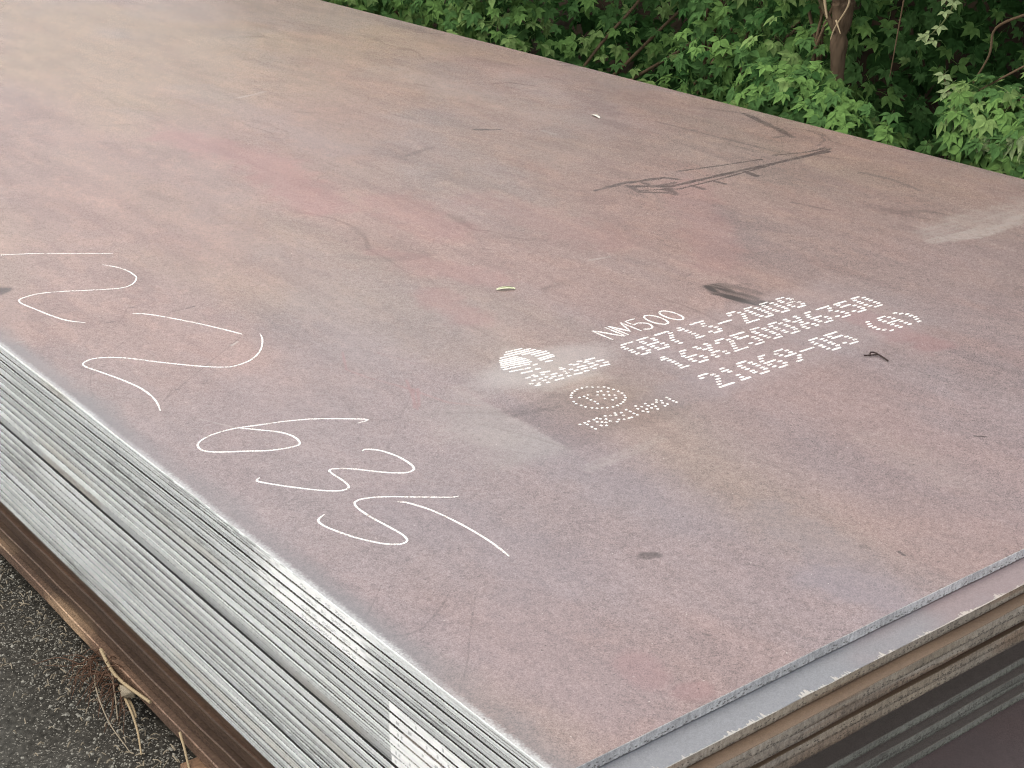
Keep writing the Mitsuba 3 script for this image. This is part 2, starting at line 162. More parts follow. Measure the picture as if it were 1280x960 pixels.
def top_color(p, n, uv):
    c = mill_scale(p)
    c = mix(c, (0.270, 0.130, 0.135), seg_mask(p, RED_MARKS) * 0.70)
    c = mix(c, (0.178, 0.174, 0.212), seg_mask(p, BLUE_MARKS) * 0.75)
    c = mix(c, (0.38, 0.35, 0.33), seg_mask(p, PALE_MARKS) * (0.15 + 0.75 * noise(p.x * 9, p.y * 120, 1.0) + 0.5 * noise(p.x * 110, p.y * 110, 1.0)))
    c = mix(c, (0.060, 0.048, 0.050), dr.clip(seg_mask(p, DARK_MARKS) * (0.45 + 1.0 * noise(p.x * 90, p.y * 260, 3.0) + 0.8 * noise(p.x * 330, p.y * 330, 3.0)), 0, 0.9))
    c = mix(c, (0.045, 0.036, 0.036), dr.clip(seg_mask(p, SMEAR_MARKS) * (0.45 + 1.0 * noise(p.x * 160 + p.y * 45, p.y * 12 - p.x * 40, 3.0)), 0, 0.95))
    # cleaner, darker rectangle left where a stencil card lay over the dust
    wv = (fbm(p.x * 26, p.y * 26, 61.0) - 0.5) * 0.03
    card = smoothstep(0.548, 0.560, p.x + wv * 0.5) * (1 - smoothstep(0.78, 0.83, p.x + wv)) * smoothstep(0.615, 0.64, p.y + wv) * (1 - smoothstep(0.80, 0.825, p.y + wv))
    c = c * (1 - 0.17 * card)
    dust = (1 - smoothstep(0.545, 0.558, p.x + wv * 0.5)) * smoothstep(0.36, 0.50, p.x + wv * 2) * smoothstep(0.60, 0.66, p.y + wv) * (1 - smoothstep(0.80, 0.98, p.y + wv))
    c = mix(c, (0.30, 0.285, 0.275), dust * 0.30)
    # blued band beside the cut edge, then the white overspray right on the edge
    x = p.x + (fbm(p.y * 9, p.x * 20, 2.0) - 0.5) * 0.03
    blued = (1 - smoothstep(0.012, 0.060, x)) * (0.45 + 0.55 * noise(p.y * 5, 1.0, 1.0))
    c = mix(c, (0.150, 0.155, 0.170), blued * 0.75)
    spray = (1 - smoothstep(0.0005, 0.013, p.x + (noise(p.y * 420, p.x * 420, 4.0) - 0.5) * 0.006)) * (0.35 + 0.65 * noise(p.y * 9, 2.0, 2.0)) * (0.6 + 0.6 * noise(p.y * 500, p.x * 500, 7.0))
    c = mix(c, (0.50, 0.52, 0.53), dr.clip(spray * 0.8, 0, 1))
    # pale overspray round the stencilled emblem and the dark scattered specks
    e = dr.sqrt(dr.square((p.x - 0.74) / 0.16) + dr.square((p.y - 0.92) / 0.085))
    c = mix(c, (0.42, 0.42, 0.43), (1 - smoothstep(0.55, 1.15, e)) * smoothstep(0.825, 0.845, p.y + wv * 0.5) * 0.30)
    e2 = dr.maximum(dr.abs(p.x - 1.2) / 0.34, dr.abs(p.y - 0.79) / 0.17)
    c = mix(c, (0.36, 0.34, 0.37), (1 - smoothstep(0.7, 1.1, e2)) * 0.14)
    d1, _, r = voronoi(p.x * 26, p.y * 26)
    c = mix(c, (0.05, 0.04, 0.04), (1 - smoothstep(0.01, 0.05, d1)) * dr.select(r > 0.93, 0.8, 0.0))
    d2, _, r2 = voronoi(p.x * 34 + 7, p.y * 34)
    return mix(c, (0.62, 0.58, 0.55), (1 - smoothstep(0.01, 0.05, d2)) * dr.select(r2 > 0.94, 0.6, 0.0))

def left_face(p):
    """cut long edge: bright grey with fine rolling streaks, two bands of white paint with stamped code"""
    k = dr.floor((TOP - p.z) / 0.0161)
    f = (TOP - p.z) / 0.0161 - k
    tone = 0.60 + 0.14 * (cell_rand(k, 3, 5) - 0.5)
    st = noise(p.y * 1.6, p.z * 900, 1.0) * 0.5 + noise(p.y * 7, p.z * 1700, 2.0) * 0.3 + noise(p.y * 90, p.z * 500, 3.0) * 0.2
    tone = tone * (1 + (st - 0.5) * 0.60) * (0.86 + 0.28 * noise(p.y * 300, p.z * 900, 6.0))
    tone = tone * (1 + 0.25 * smoothstep(0.75, 0.95, 1 - f)) * (1 - 0.30 * smoothstep(0.70, 0.86, f))
    cut = dr.minimum(dr.abs(f - 0.25 - 0.4 * cell_rand(k, 4, 4) - 0.05 * noise(p.y * 0.9, k, 1.0)), dr.abs(f - 0.68 + 0.1 * cell_rand(k, 6, 4)) + 0.02)
    tone = tone * (1 - 0.62 * (1 - smoothstep(0.030, 0.085, cut)) * smoothstep(0.22, 0.42, noise(p.y * 3, k * 3.1, 2.0)))
    scuff = smoothstep(0.64, 0.76, fbm(p.y * 4.5, k * 3.7, 2.0)) * smoothstep(0.45, 0.6, noise(p.y * 60, p.z * 700, 5.0))
    tone = tone * (1 - 0.38 * scuff)
    dark = dr.select(dr.abs(k - 10) < 0.5, 0.60, 1.0)  # one plate toned down: shading of its set-back edge painted in
    c = mi.Color3f(0.935, 0.985, 1.0) * tone * dark
    c = mix(c, (0.34, 0.30, 0.24), smoothstep(0.66, 0.8, fbm(p.y * 2.2, k * 2.1, 7.0)) * 0.35)
    j = (noise(k * 7.1, 0.5, 0.5) - 0.5) * 0.03
    blot = noise(p.y * 80, p.z * 300, 8.0)
    a = smoothstep(0.335, 0.42, p.y + j + (blot - 0.5) * 0.05) * (1 - smoothstep(0.56, 0.70, p.y + j * 3 + (blot - 0.5) * 0.08)) * dr.select(k < 4, 1.0, 0.0)
    b = smoothstep(0.155, 0.165, p.y + j) * (1 - smoothstep(0.3285, 0.3315, p.y)) * dr.select((k > 4) & (k < 13), 1.0, 0.0)
    paint = dr.clip(a + b * (0.55 + 0.45 * noise(p.y * 40, p.z * 300, 3.0)), 0, 1) * smoothstep(0.05, 0.18, f + (blot - 0.5) * 0.2)
    c = mix(c, (0.88, 0.90, 0.91), dr.clip(paint * 1.1, 0, 1))
    # stamped code on the upper band: small dark dashes
    q = p.y * 420
    on = (cell_rand(dr.floor(q), k, dr.floor(f * 10)) > 0.52) & (f > 0.40) & (f < 0.72) & (cell_rand(dr.floor(q / 5), k, 4) > 0.22)
    code = dr.select(on & (k < 4) & (p.y > 0.40) & (p.y < 0.54), 1.0, 0.0)
    dots = dr.select((cell_rand(dr.floor(p.y * 260), k, 9) > 0.88) & (dr.abs(f - 0.5) < 0.14) & (b > 0.5), 1.0, 0.0)
    return mix(c, (0.10, 0.10, 0.11), dr.clip(code * 0.55 + dots * 0.5, 0, 1))

def front_face(p):
    """flame-cut short edge: rough, pitted towards its foot, tinted with rust on the lower plates"""
    k = dr.floor((TOP - p.z) / 0.0161)
    f = (TOP - p.z) / 0.0161 - k
    drag = noise(p.x * 330, f * 1.4, k) * 0.5 + noise(p.x * 900, p.z * 700, 2.0) * 0.5
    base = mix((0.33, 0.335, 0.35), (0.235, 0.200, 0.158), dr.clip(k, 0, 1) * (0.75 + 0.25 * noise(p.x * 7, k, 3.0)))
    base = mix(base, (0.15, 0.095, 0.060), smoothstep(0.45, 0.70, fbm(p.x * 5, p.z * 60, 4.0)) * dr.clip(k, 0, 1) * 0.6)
    base = dr.select(k > 18.5, mi.Color3f(0.150, 0.155, 0.140), dr.select(k > 6.5, mi.Color3f(0.120, 0.108, 0.098), base))  # set-back plates coloured darker, painting in the shade of the recess
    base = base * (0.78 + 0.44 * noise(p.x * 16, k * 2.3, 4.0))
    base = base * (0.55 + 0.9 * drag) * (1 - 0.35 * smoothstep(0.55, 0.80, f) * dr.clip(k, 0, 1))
    d, _, r = voronoi(p.x * 150, p.z * 260 + k * 3)
    pit = (1 - smoothstep(0.18, 0.42, d)) * dr.select(r > 0.35, 1.0, 0.0) * smoothstep(0.38, 0.55, f + (noise(p.x * 40, k, 1.0) - 0.5) * 0.5) * (1 - smoothstep(0.86, 0.97, f))
    return mix(base, (0.05, 0.045, 0.04), pit * 0.75)

def plate_color(p, n, uv):
    k = dr.floor((TOP - p.z + 0.001) / 0.0161)
    face = mill_scale(p) * 0.95
    rustledge = mix((0.080, 0.052, 0.034), (0.125, 0.084, 0.056), noise(p.x * 9, p.y * 40, 2.0)) * (1 + 0.25 * grain(p))
    bluish = mix((0.185, 0.192, 0.212), (0.215, 0.172, 0.180), smoothstep(0.25, 0.75, p.x + (fbm(p.x * 7, p.y * 9, 3.0) - 0.5) * 0.9)) * (1 + 0.2 * grain(p))
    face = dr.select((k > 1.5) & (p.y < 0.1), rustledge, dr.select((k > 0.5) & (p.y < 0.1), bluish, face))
    face = mix(face, (0.016, 0.016, 0.017), (1 - smoothstep(0.010, 0.030, p.x)) * dr.clip(k, 0, 1))  # near-black edge band: shade of the gaps between plates, painted into the colour
    face = dr.select((k > 6.5) & (p.y < 0.3), mi.Color3f(0.130, 0.112, 0.104) * (1 + 0.3 * grain(p)), face)  # ledge tops inside the recess: its shade is put into their colour too
    # dross fringe on the lip of the second plate
    tooth = noise(p.x * 520, 3.0, 3.0)
    reach = 0.0006 + 0.013 * tooth * tooth * tooth * smoothstep(0.30, 0.75, noise(p.x * 45, 7.0, 3.0))
    lip = dr.select((p.y + 0.0445 < reach) & (k > 0.5) & (k < 1.5), 1.0, 0.0)
    face = mix(face, (0.50, 0.47, 0.42), lip * 0.6)
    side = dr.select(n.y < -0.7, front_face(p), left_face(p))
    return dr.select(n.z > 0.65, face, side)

def marked_color(p, n, uv):
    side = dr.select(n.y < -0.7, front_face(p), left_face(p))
    return dr.select(n.z > 0.75, top_color(p, n, uv), side)

def steel_bump(p, n, uv):
    side = noise(p.x * 260, p.y * 60, p.z * 500) * 0.6 + noise(p.x * 700, p.y * 300, p.z * 700) * 0.4
    top = fbm(p.x * 150, p.y * 150, 4.0) * 0.35
    return dr.select(dr.abs(n.z) > 0.75, top, side * dr.select(n.y < -0.7, 1.0, 0.7))

def rust_color(p, n, uv):
    k = dr.floor((0.158 - p.z) / 0.0262)
    c = mix((0.034, 0.023, 0.018), (0.080, 0.050, 0.034), fbm(p.x * 6, p.y * 6, p.z * 60, octaves=4))
    c = mix(c, (0.27, 0.19, 0.12), smoothstep(0.55, 0.75, fbm(p.y * 5 + 3, p.x * 5, p.z * 14)) * 0.6 * (1 - smoothstep(0.02, 0.09, p.z)))
    c = c * (0.6 + 0.8 * noise(p.x * 260, p.y * 260, p.z * 420))
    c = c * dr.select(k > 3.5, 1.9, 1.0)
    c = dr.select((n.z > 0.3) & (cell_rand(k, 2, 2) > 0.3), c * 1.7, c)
    top = mix((0.112, 0.094, 0.098), (0.135, 0.098, 0.096), fbm(p.x * 8, p.y * 8, 4.0)) * (1 + 0.3 * grain(p))
    return dr.select((n.z > 0.75) & (p.y < 0.3), top, c)

bsdf('marked_steel', {'type': 'bumpmap', 'arbitrary': proc(steel_bump, 4e-4), 'scale': 0.0005,
     'bsdf': {'type': 'principled', 'base_color': proc(marked_color), 'roughness': 0.46, 'specular': 0.5}})
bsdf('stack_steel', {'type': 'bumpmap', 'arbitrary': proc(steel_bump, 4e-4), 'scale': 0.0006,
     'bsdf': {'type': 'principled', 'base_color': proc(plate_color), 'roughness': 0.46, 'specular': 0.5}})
bsdf('rusty_steel', {'type': 'bumpmap', 'arbitrary': proc(steel_bump, 4e-4), 'scale': 0.001,
     'bsdf': {'type': 'principled', 'base_color': proc(rust_color), 'roughness': 0.6, 'specular': 0.3}})

# ------------------------------------------------------------------ ground and bank
def ground_color(p, n, uv):
    c = mix((0.038, 0.038, 0.034), (0.076, 0.073, 0.066), fbm(p.x * 4, p.y * 4, 1.0, octaves=4))
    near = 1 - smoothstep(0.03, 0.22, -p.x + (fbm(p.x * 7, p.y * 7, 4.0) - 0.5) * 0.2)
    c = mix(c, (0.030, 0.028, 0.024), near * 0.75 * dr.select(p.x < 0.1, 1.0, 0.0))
    sp = noise(p.x * 330, p.y * 330, 2.0)
    c = c * (0.6 + 0.8 * noise(p.x * 160, p.y * 160, 5.0))
    c = mix(c, (0.30, 0.29, 0.26), smoothstep(0.74, 0.90, sp) * 0.5)
    soil = mix((0.028, 0.020, 0.013), (0.055, 0.040, 0.026), fbm(p.x * 9, p.y * 9, p.z * 9))
    return mix(c, soil, smoothstep(2.35, 2.6, p.x))

def ground_bump(p, n, uv):
    return fbm(p.x * 60, p.y * 60, 1.0, octaves=4)

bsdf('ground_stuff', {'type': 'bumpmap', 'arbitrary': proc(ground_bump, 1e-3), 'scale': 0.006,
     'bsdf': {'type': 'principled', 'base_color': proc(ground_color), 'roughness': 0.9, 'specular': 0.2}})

def ground_sheet():
    xs = np.concatenate([np.linspace(-150, -2, 24), np.arange(-1.6, 0.3, 0.03), np.linspace(0.5, 2.4, 14), np.linspace(2.6, 9, 30), np.linspace(10, 150, 24)])
    ys = np.concatenate([np.linspace(-150, -3, 24), np.linspace(-2.8, 0.3, 20), np.arange(0.36, 2.6, 0.03), np.linspace(2.8, 9, 26), np.linspace(10, 150, 24)])
    X, Y = np.meshgrid(xs, ys, indexing='ij')
    pts = np.stack([X, Y, 0 * X], -1)
    Z = (meshkit.fbm(pts * 6, 3, 5) - 0.5) * 0.035 * np.clip(1 - (np.abs(X) - 1) / 3, 0.15, 1)
    Z = Z - 0.012
    bank = np.clip((X - 3.5) / 3.0, 0, 1)
    Z = Z + bank * bank * (3 - 2 * bank) * 2.6 + (X > 3.2) * (meshkit.fbm(pts * 1.7, 3, 8) - 0.5) * 0.3
    n, m = X.shape
    i, j = np.meshgrid(np.arange(n - 1), np.arange(m - 1), indexing='ij')
    a = (i * m + j).ravel()
    F = np.vstack([np.column_stack([a, a + m, a + m + 1]), np.column_stack([a, a + m + 1, a + 1])])
    return np.column_stack([X.ravel(), Y.ravel(), Z.ravel()]), F
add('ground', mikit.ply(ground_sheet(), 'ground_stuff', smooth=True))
tag('ground', 'dark dusty ground beside the stack, rising into a soil bank behind the plants', 'ground', kind='structure')

# ------------------------------------------------------------------ the steel plates
def outline(x0, x1, y0, y1, amp_left, amp_front, seed):
    """closed outline with slightly wavy left (x0) and front (y0) edges"""
    r = np.random.default_rng(seed)
    ys = np.concatenate([np.arange(y0, min(3.0, y1), 0.04), np.linspace(3.05, y1, 14)])
    xs = np.concatenate([np.arange(x0, 1.4, 0.03), np.linspace(1.45, x1, 8)])
    wav = lambda t, a, fr, s: a * (meshkit.fbm(np.column_stack([t * fr, 0 * t + s, 0 * t]), 3, s) - 0.5) * 2
    L = np.column_stack([x0 + wav(ys, amp_left, 3.0, seed) + wav(ys, amp_left * .4, 17, seed + 9), ys])
    B = np.column_stack([xs, y0 + wav(xs, amp_front, 5.0, seed + 3) + wav(xs, amp_front * .5, 25, seed + 4)])
    R = np.column_stack([np.full(14, x1), np.linspace(y0, y1, 14)])
    Tp = np.column_stack([np.linspace(x1, x0, 8), np.full(8, y1)])
    P = np.vstack([B[1:-1], R[:-1], Tp[:-1], L[::-1][1:-1], [[x0, y0]]])
    return P

ORD = ['', 'first', 'second', 'third', 'fourth', 'fifth', 'sixth', 'seventh', 'eighth', 'ninth', 'tenth', 'eleventh', 'twelfth', 'thirteenth', 'fourteenth',
       'fifteenth', 'sixteenth', 'seventeenth', 'eighteenth', 'nineteenth', 'twentieth', 'twenty-first', 'twenty-second', 'twenty-third']
PITCH, COUNT = 0.0161, 23
GAP = [.0017, .0014, .0018, .0015, .0019, .0016, .0014, .0018, .0013, .0016, .0019, .0017, .0014, .0018, .0013, .0018, .0015, .0018, .0014, .0017, .0015, .0018, .0016]
front_at = [0.0, -0.0445, -0.062, -0.0595, -0.042, -0.050, -0.046] + [0.15, 0.152, 0.148, 0.155, 0.15, 0.146, 0.151, 0.148, 0.154, 0.147, 0.14, 0.135] + [0.092, 0.080, 0.088, 0.074]
left_at = [0.0, 0.0008, -0.001, 0.001, -0.0008, 0.0022, 0.0, -0.0012, 0.0005, 0.0012, 0.004, 0.0, -0.001, 0.0008, 0.0016, -0.0008, 0.0, 0.0014, -0.0012, 0.0006, 0.001, -0.0004, 0.0]
for k in range(COUNT):
    left_at[k] *= 0.4 if k == 10 else 0.3
    z1 = TOP - k * PITCH
    o = outline(left_at[k], 2.5 + (0 if k == 0 else rng.uniform(-.02, 0.004)), front_at[k], 6.35 + (0 if k == 0 else rng.uniform(-.02, .02)), 0.0007, 0.0012, 40 + k)
    m = slab(o, z1 - PITCH + GAP[k], z1, 0.0006)
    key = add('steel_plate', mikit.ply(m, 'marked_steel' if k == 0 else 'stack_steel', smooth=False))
    if k == 0:
        label = 'purplish brown steel plate on top of the stack, written over with white chalk and stencilling'
    elif k == 1:
        label = 'steel plate directly under the written top plate, its bluish front ledge sticking out'
    elif k == COUNT - 1:
        label = 'bottom one of the bright grey edged plates, lying on the rusty plates'
    else:
        label = f'bright grey edged steel plate, {ORD[k + 1]} from the top of the stack'
    tag(key, label, 'steel plate', 'bright edged steel plates in the stack')
PLATE = 'steel_plate'

rust_t, rust_top = 0.0262, TOP - COUNT * PITCH - 0.0015
rx = [0.045, 0.026, 0.020, 0.009, -0.004]
RUSTY = ['topmost of the rusty brown plates, set back in the shadow under the bright stack', 'second of the rusty brown plates below the bright stack',
         'third of the rusty brown plates, middle one of the five', 'fourth of the rusty brown plates, one above the lowest', 'lowest rusty brown plate just above the dirty ground']
for k in range(5):
    z1 = rust_top - k * rust_t
    o = outline(rx[k], 2.5 + rng.uniform(-.03, 0.0), -0.30 - 0.012 * k, 6.2, 0.0025, 0.003, 140 + k)
    key = add('rusty_plate', mikit.ply(slab(o, z1 - rust_t + 0.001, z1, 0.002), 'rusty_steel', smooth=False))
    tag(key, RUSTY[k], 'steel plate', 'rusty plates under the bright stack')

# ------------------------------------------------------------------ chalk and stencil paint on the top plate
def white_paint(p, n, uv):
    return mix((0.80, 0.79, 0.78), (0.40, 0.35, 0.34), smoothstep(0.58, 0.86, noise(p.x * 420, p.y * 420, 1.0) * 0.7 + noise(p.x * 35, p.y * 35, 2.0) * 0.3))
bsdf('white_paint', {'type': 'twosided', 'bsdf': {'type': 'diffuse', 'reflectance': proc(white_paint)}})
bsdf('dusty_paint', {'type': 'twosided', 'bsdf': {'type': 'diffuse', 'reflectance': {'type': 'rgb', 'value': [0.60, 0.57, 0.52]}}})

def ribbon(pts, w, h=0.0006, n=7):
    """a flat painted stroke with thickness along a line on the plate"""
    C = curve(np.array(pts), n); m = len(C)
    t = np.gradient(C, axis=0); t /= np.linalg.norm(t, axis=1, keepdims=True) + 1e-12
    s = np.column_stack([-t[:, 1], t[:, 0]])
    u = np.linspace(0, 1, m)
    ww = w / 2 * (0.8 + 0.4 * meshkit.noise(np.column_stack([u * m * .4, u * 0 + pts[0][0] * 50, u * 0]))) * np.clip(np.minimum(u, 1 - u) * 14 + 0.35, 0, 1)
    A, B = C + s * ww[:, None], C - s * ww[:, None]
    z0, z1 = TOP - 0.0001, TOP + h
    V = np.vstack([np.column_stack([A, np.full(m, z0)]), np.column_stack([A, np.full(m, z1)]), np.column_stack([B, np.full(m, z1)]), np.column_stack([B, np.full(m, z0)])])
    F = []
    for r in range(3):
        a = r * m + np.arange(m - 1)
        F += np.column_stack([a, a + 1, a + 1 + m]).tolist() + np.column_stack([a, a + 1 + m, a + m]).tolist()
    return V, np.array(F)[:, ::-1]

def dash(x0, y0, x1, y1, w, h=0.0006):
    """a round-ended dash of paint"""
    a, b = np.array([x0, y0]), np.array([x1, y1]); L = np.linalg.norm(b - a)
    t = (b - a) / L if L > 1e-6 else np.array([1.0, 0]); s = np.array([-t[1], t[0]]); r = w / 2
    if L < w: a, b = (a + b) / 2 - t * max(L - w, 0) / 2, (a + b) / 2 + t * max(L - w, 0) / 2
    else: a, b = a + t * r * .6, b - t * r * .6
    R = [a - s * r, b - s * r, b + t * r * .8 - s * r * .5, b + t * r * .8 + s * r * .5, b + s * r, a + s * r, a - t * r * .8 + s * r * .5, a - t * r * .8 - s * r * .5]
    n = len(R)
    V = np.vstack([np.column_stack([R, np.full(n, TOP - 0.0001)]), np.column_stack([R, np.full(n, TOP + h)])])
    F = [[n, n + i, n + i + 1] for i in range(1, n - 1)]
    for i in range(n):
        j = (i + 1) % n
        F += [[i, j, n + j], [i, n + j, n + i]]
    return V, np.array(F)

for k, pts in enumerate(CHALK):
    add('chalk_stroke', mikit.ply(ribbon(pts, 0.0033), 'white_paint', smooth=False), PLATE)

FONT = {'G': '01111 10000 10000 10011 10001 10001 01110', 'B': '11110 10001 10001 11110 10001 10001 11110', '0': '01110 10001 10001 10001 10001 10001 01110',
        '1': '00100 01100 00100 00100 00100 00100 01110', '2': '01110 10001 00001 00010 00100 01000 11111', '3': '11111 00010 00100 00010 00001 10001 01110',
        '5': '11111 10000 11110 00001 00001 10001 01110', '6': '00110 01000 10000 11110 10001 10001 01110', '7': '11111 00001 00010 00100 01000 01000 01000',
        '8': '01110 10001 10001 01110 10001 10001 01110', '9': '01110 10001 10001 01111 00001 00010 01100', 'X': '10001 10001 01010 00100 01010 10001 10001',
        '-': '00000 00000 00000 11111 00000 00000 00000', '(': '00010 00100 01000 01000 01000 00100 00010', ')': '01000 00100 00010 00010 00010 00100 01000',
        'A': '01110 10001 10001 11111 10001 10001 10001', ' ': '00000 00000 00000 00000 00000 00000 00000'}
def stencil(text, x0, ytop, pitch, height):
    cw, rh, out = pitch * 0.70 / 5, height / 6, []
    for i, ch in enumerate(text):
        for r, row in enumerate(FONT[ch].split()):
            y = ytop - r * rh + random.uniform(-.0008, .0008); c = 0
            while c < 5:
                if row[c] == '1':
                    e = c
                    while e + 1 < 5 and row[e + 1] == '1': e += 1
                    if random.random() < 0.012:
                        c = e + 1; continue
                    jx = random.uniform(-.0012, .0012)
                    out.append(dash(x0 + i * pitch + c * cw - 0.0022 + jx, y, x0 + i * pitch + (e + 1) * cw + 0.0016 + jx, y, random.uniform(0.0045, 0.0056)))
                    c = e
                c += 1
    return join(out)
for text, x0, yt, pitch in (('GB713-2008', 0.906, 0.917, 0.0462), ('16X2500X6350', 0.916, 0.828, 0.0481), ('21069-05', 0.917, 0.724, 0.0478), ('(A)', 0.921 + 9 * 0.0478, 0.724, 0.0480)):
    add('stencil_line', mikit.ply(stencil(text, x0, yt, pitch, 0.058), 'white_paint'), PLATE)

# the thin lettering of the first line, drawn as single strokes
circ = lambda cx, cy, rx, ry, a0=0, a1=360: [(cx + rx * math.cos(math.radians(a)), cy + ry * math.sin(math.radians(a))) for a in np.linspace(a0, a1, 14)]
GLYPH = {'N': [[(0, 0), (0, 1)], [(0.06, 1), (0.64, 0)], [(0.7, 0), (0.7, 1)], [(0.04, 0.96), (0.6, 0.05)]],
         'M': [[(0, 0), (0, 1)], [(0.03, 1), (0.34, 0.25)], [(0.36, 0.25), (0.68, 1)], [(0.72, 0), (0.72, 1)], [(0.05, .9), (.33, .2)]],
         '5': [[(0.62, 1), (0.08, 1)], [(0.08, 1), (0.05, 0.58)], [(0.05, 0.56), (0.3, 0.64), (0.58, 0.5), (0.64, 0.3), (0.5, 0.06), (0.25, 0), (0.03, 0.1)]],
         '0': [circ(0.35, 0.5, 0.32, 0.5)]}
thin = []
for i, ch in enumerate('NM500'):
    for st in GLYPH[ch]:
        q = [(0.9185 + i * 0.0405 + a * 0.046 - 0.002 * b, 0.9475 + b * 0.058) for a, b in st]
        thin.append(ribbon(q, 0.0040, n=3))
add('stencil_line', mikit.ply(join(thin), 'white_paint'), PLATE)
add('stencil_emblem', mikit.ply(join([dash(*e, 0.0045) for e in EMBLEM]), 'white_paint'), PLATE)
dots = lambda D, r: join([dash(x - r * .55, y, x + r * .55, y, 2 * r) for x, y in D])
add('stencil_ring', mikit.ply(dots(RING_DOTS, 0.0027), 'white_paint'), PLATE)
add('stencil_code', mikit.ply(dots(CODE_DOTS, 0.0028), 'white_paint'), PLATE)

# ------------------------------------------------------------------ small things lying on the top plate
def plain(key, rgb, rough=0.7):
    return bsdf(key, {'type': 'twosided', 'bsdf': {'type': 'principled', 'base_color': {'type': 'rgb', 'value': list(rgb)}, 'roughness': rough, 'specular': 0.3}})
plain('pale_leaf', (0.62, 0.66, 0.46)); plain('dark_twig', (0.035, 0.022, 0.020)); plain('white_chip', (0.75, 0.72, 0.66)); plain('straw', (0.36, 0.285, 0.18)); plain('grey_straw', (0.25, 0.215, 0.16))
plain('brown_root', (0.10, 0.055, 0.035))

def sliver(a, b, w, lift):
    """a curled narrow scrap from a to b lying on the plate"""
    a, b = np.array(a), np.array(b); t = b - a; s = np.array([-t[1], t[0]]) / np.linalg.norm(t); V = []
    u = np.linspace(0, 1, 7)
    for q in u:
        c = a + t * q; ww = w / 2 * math.sin(math.pi * (0.1 + 0.8 * q)) + 0.0006
        z = TOP + 0.0012 + lift * math.sin(math.pi * q)
        V += [[*(c - s * ww), z + 0.0012], [*c, z], [*(c + s * ww), z + 0.0018], [*c, z - 0.0010]]
    F = []
    for i in range(6):
        for j in range(4):
            p, q = i * 4 + j, i * 4 + (j + 1) % 4
            F += [[p, q, q + 4], [p, q + 4, p + 4]]
    return np.array(V), np.array(F)
tag(add('leaf_scrap', mikit.ply(sliver((0.912, 1.295), (0.946, 1.277), 0.011, 0.003), 'pale_leaf', smooth=True)), 'pale green scrap of leaf lying near the middle of the top plate', 'leaf scrap')
tag(add('wood_chip', mikit.ply(sliver((2.066, 2.340), (2.058, 2.296), 0.012, 0.004), 'white_chip', smooth=True)), 'small whitish wood chip lying on the plate towards the plants', 'wood chip')
tw = [tube(curve([(1.228, 0.609, TOP + .003), (1.238, 0.600, TOP + .004), (1.250, 0.597, TOP + .003)], 4), .0014, 6), tube(curve([(1.236, 0.602, TOP + .003), (1.246, 0.608, TOP + .005), (1.252, 0.600, TOP + .004), (1.243, 0.566, TOP + .003)], 4), .0015, 6)]
tag(add('twig', mikit.ply(join(tw), 'dark_twig', smooth=True)), 'tiny dark forked twig lying below the last bracket of the stencilled lines', 'twig')

# ------------------------------------------------------------------ litter on the ground beside the stack
def stones(n, seed):
    r = np.random.default_rng(seed); base = trimesh.creation.icosahedron(); parts = []
    for _ in range(n):
        d = abs(r.normal(0.06, 0.06)) if r.random() < .7 else r.uniform(0, .5)
        s = r.uniform(.0006, .0019) * (2.2 if r.random() < .05 else 1)
        v = base.vertices * r.uniform(.6, 1.3, (12, 3)) * s * [1, 1, .7]
        parts.append((v + [0.008 - d, r.uniform(.7, 2.0), .001 + s * .3], base.faces))
    return join(parts)
plain('stone', (0.20, 0.19, 0.17), 0.9); plain('stone_pale', (0.27, 0.265, 0.235), 0.9)
tag(add('gravel', mikit.ply(stones(5200, 3), 'stone_pale')), 'loose grey grit scattered over the dark ground beside the stack', 'gravel', kind='stuff')
def fibres(n, seed, y0, y1, spread, z1):
    r = np.random.default_rng(seed); parts = []
    for _ in range(n):
        x, y = 0.0 - abs(r.normal(.04, spread)), r.uniform(y0, y1); a = r.uniform(0, 6.28); L = r.uniform(.005, .018) * (2.2 if r.random() < .06 else 1)
        d = np.array([math.cos(a), math.sin(a), 0]) * L
        parts.append(tube(curve([[x, y, .004], [x + d[0] * .5, y + d[1] * .5, .006 + r.uniform(0, z1)], [x + d[0], y + d[1], .004 + r.uniform(0, z1)]], 3), r.uniform(.0006, .0014), 4))
    return join(parts)
tag(add('dry_litter', mikit.ply(fibres(300, 5, .75, 1.8, .085, .004), 'grey_straw')), 'thin dry bits of plant litter strewn along the foot of the stack', 'plant litter', kind='stuff')

def stalk(pts, r0, r1, mat, label, cat='dry stalk', group=None):
    c = curve(pts, 6)
    return tag(add('dry_stalk', mikit.ply(tube(c, np.linspace(r0, r1, len(c)), 6), mat, smooth=True)), label, cat, group)
stalk([(-.010, 1.249, .061), (-.016, 1.197, .050), (-.016, 1.149, .047), (-.010, 1.053, .056)], .0036, .0028, 'straw', 'longest pale straw stalk, lying along the foot of the rusty plates')
stalk([(-.010, .945, .056), (-.018, .915, .046), (-.026, .882, .024), (-.03, .84, .008)], .0026, .0016, 'straw', 'thin pale straw stalk nearest the bottom edge of the picture')
stalk([(-.015, 1.253, .030), (-.045, 1.203, .030), (-.075, 1.085, .030), (-.080, .991, .022)], .0016, .0010, 'grey_straw', 'long arching grey stalk curving away from the stack over the ground')
stalk([(-.015, 1.171, .024), (-.030, 1.094, .028), (-.045, 1.035, .022), (-.060, .993, .006)], .0026, .0016, 'straw', 'slightly bent straw stalk running out from the foot of the stack')
stalk([(-.015, 1.196, .042), (-.035, 1.142, .034), (-.060, 1.079, .028)], .0018, .0011, 'grey_straw', 'short grey stalk between the arching grey stalk and the bent straw stalk')
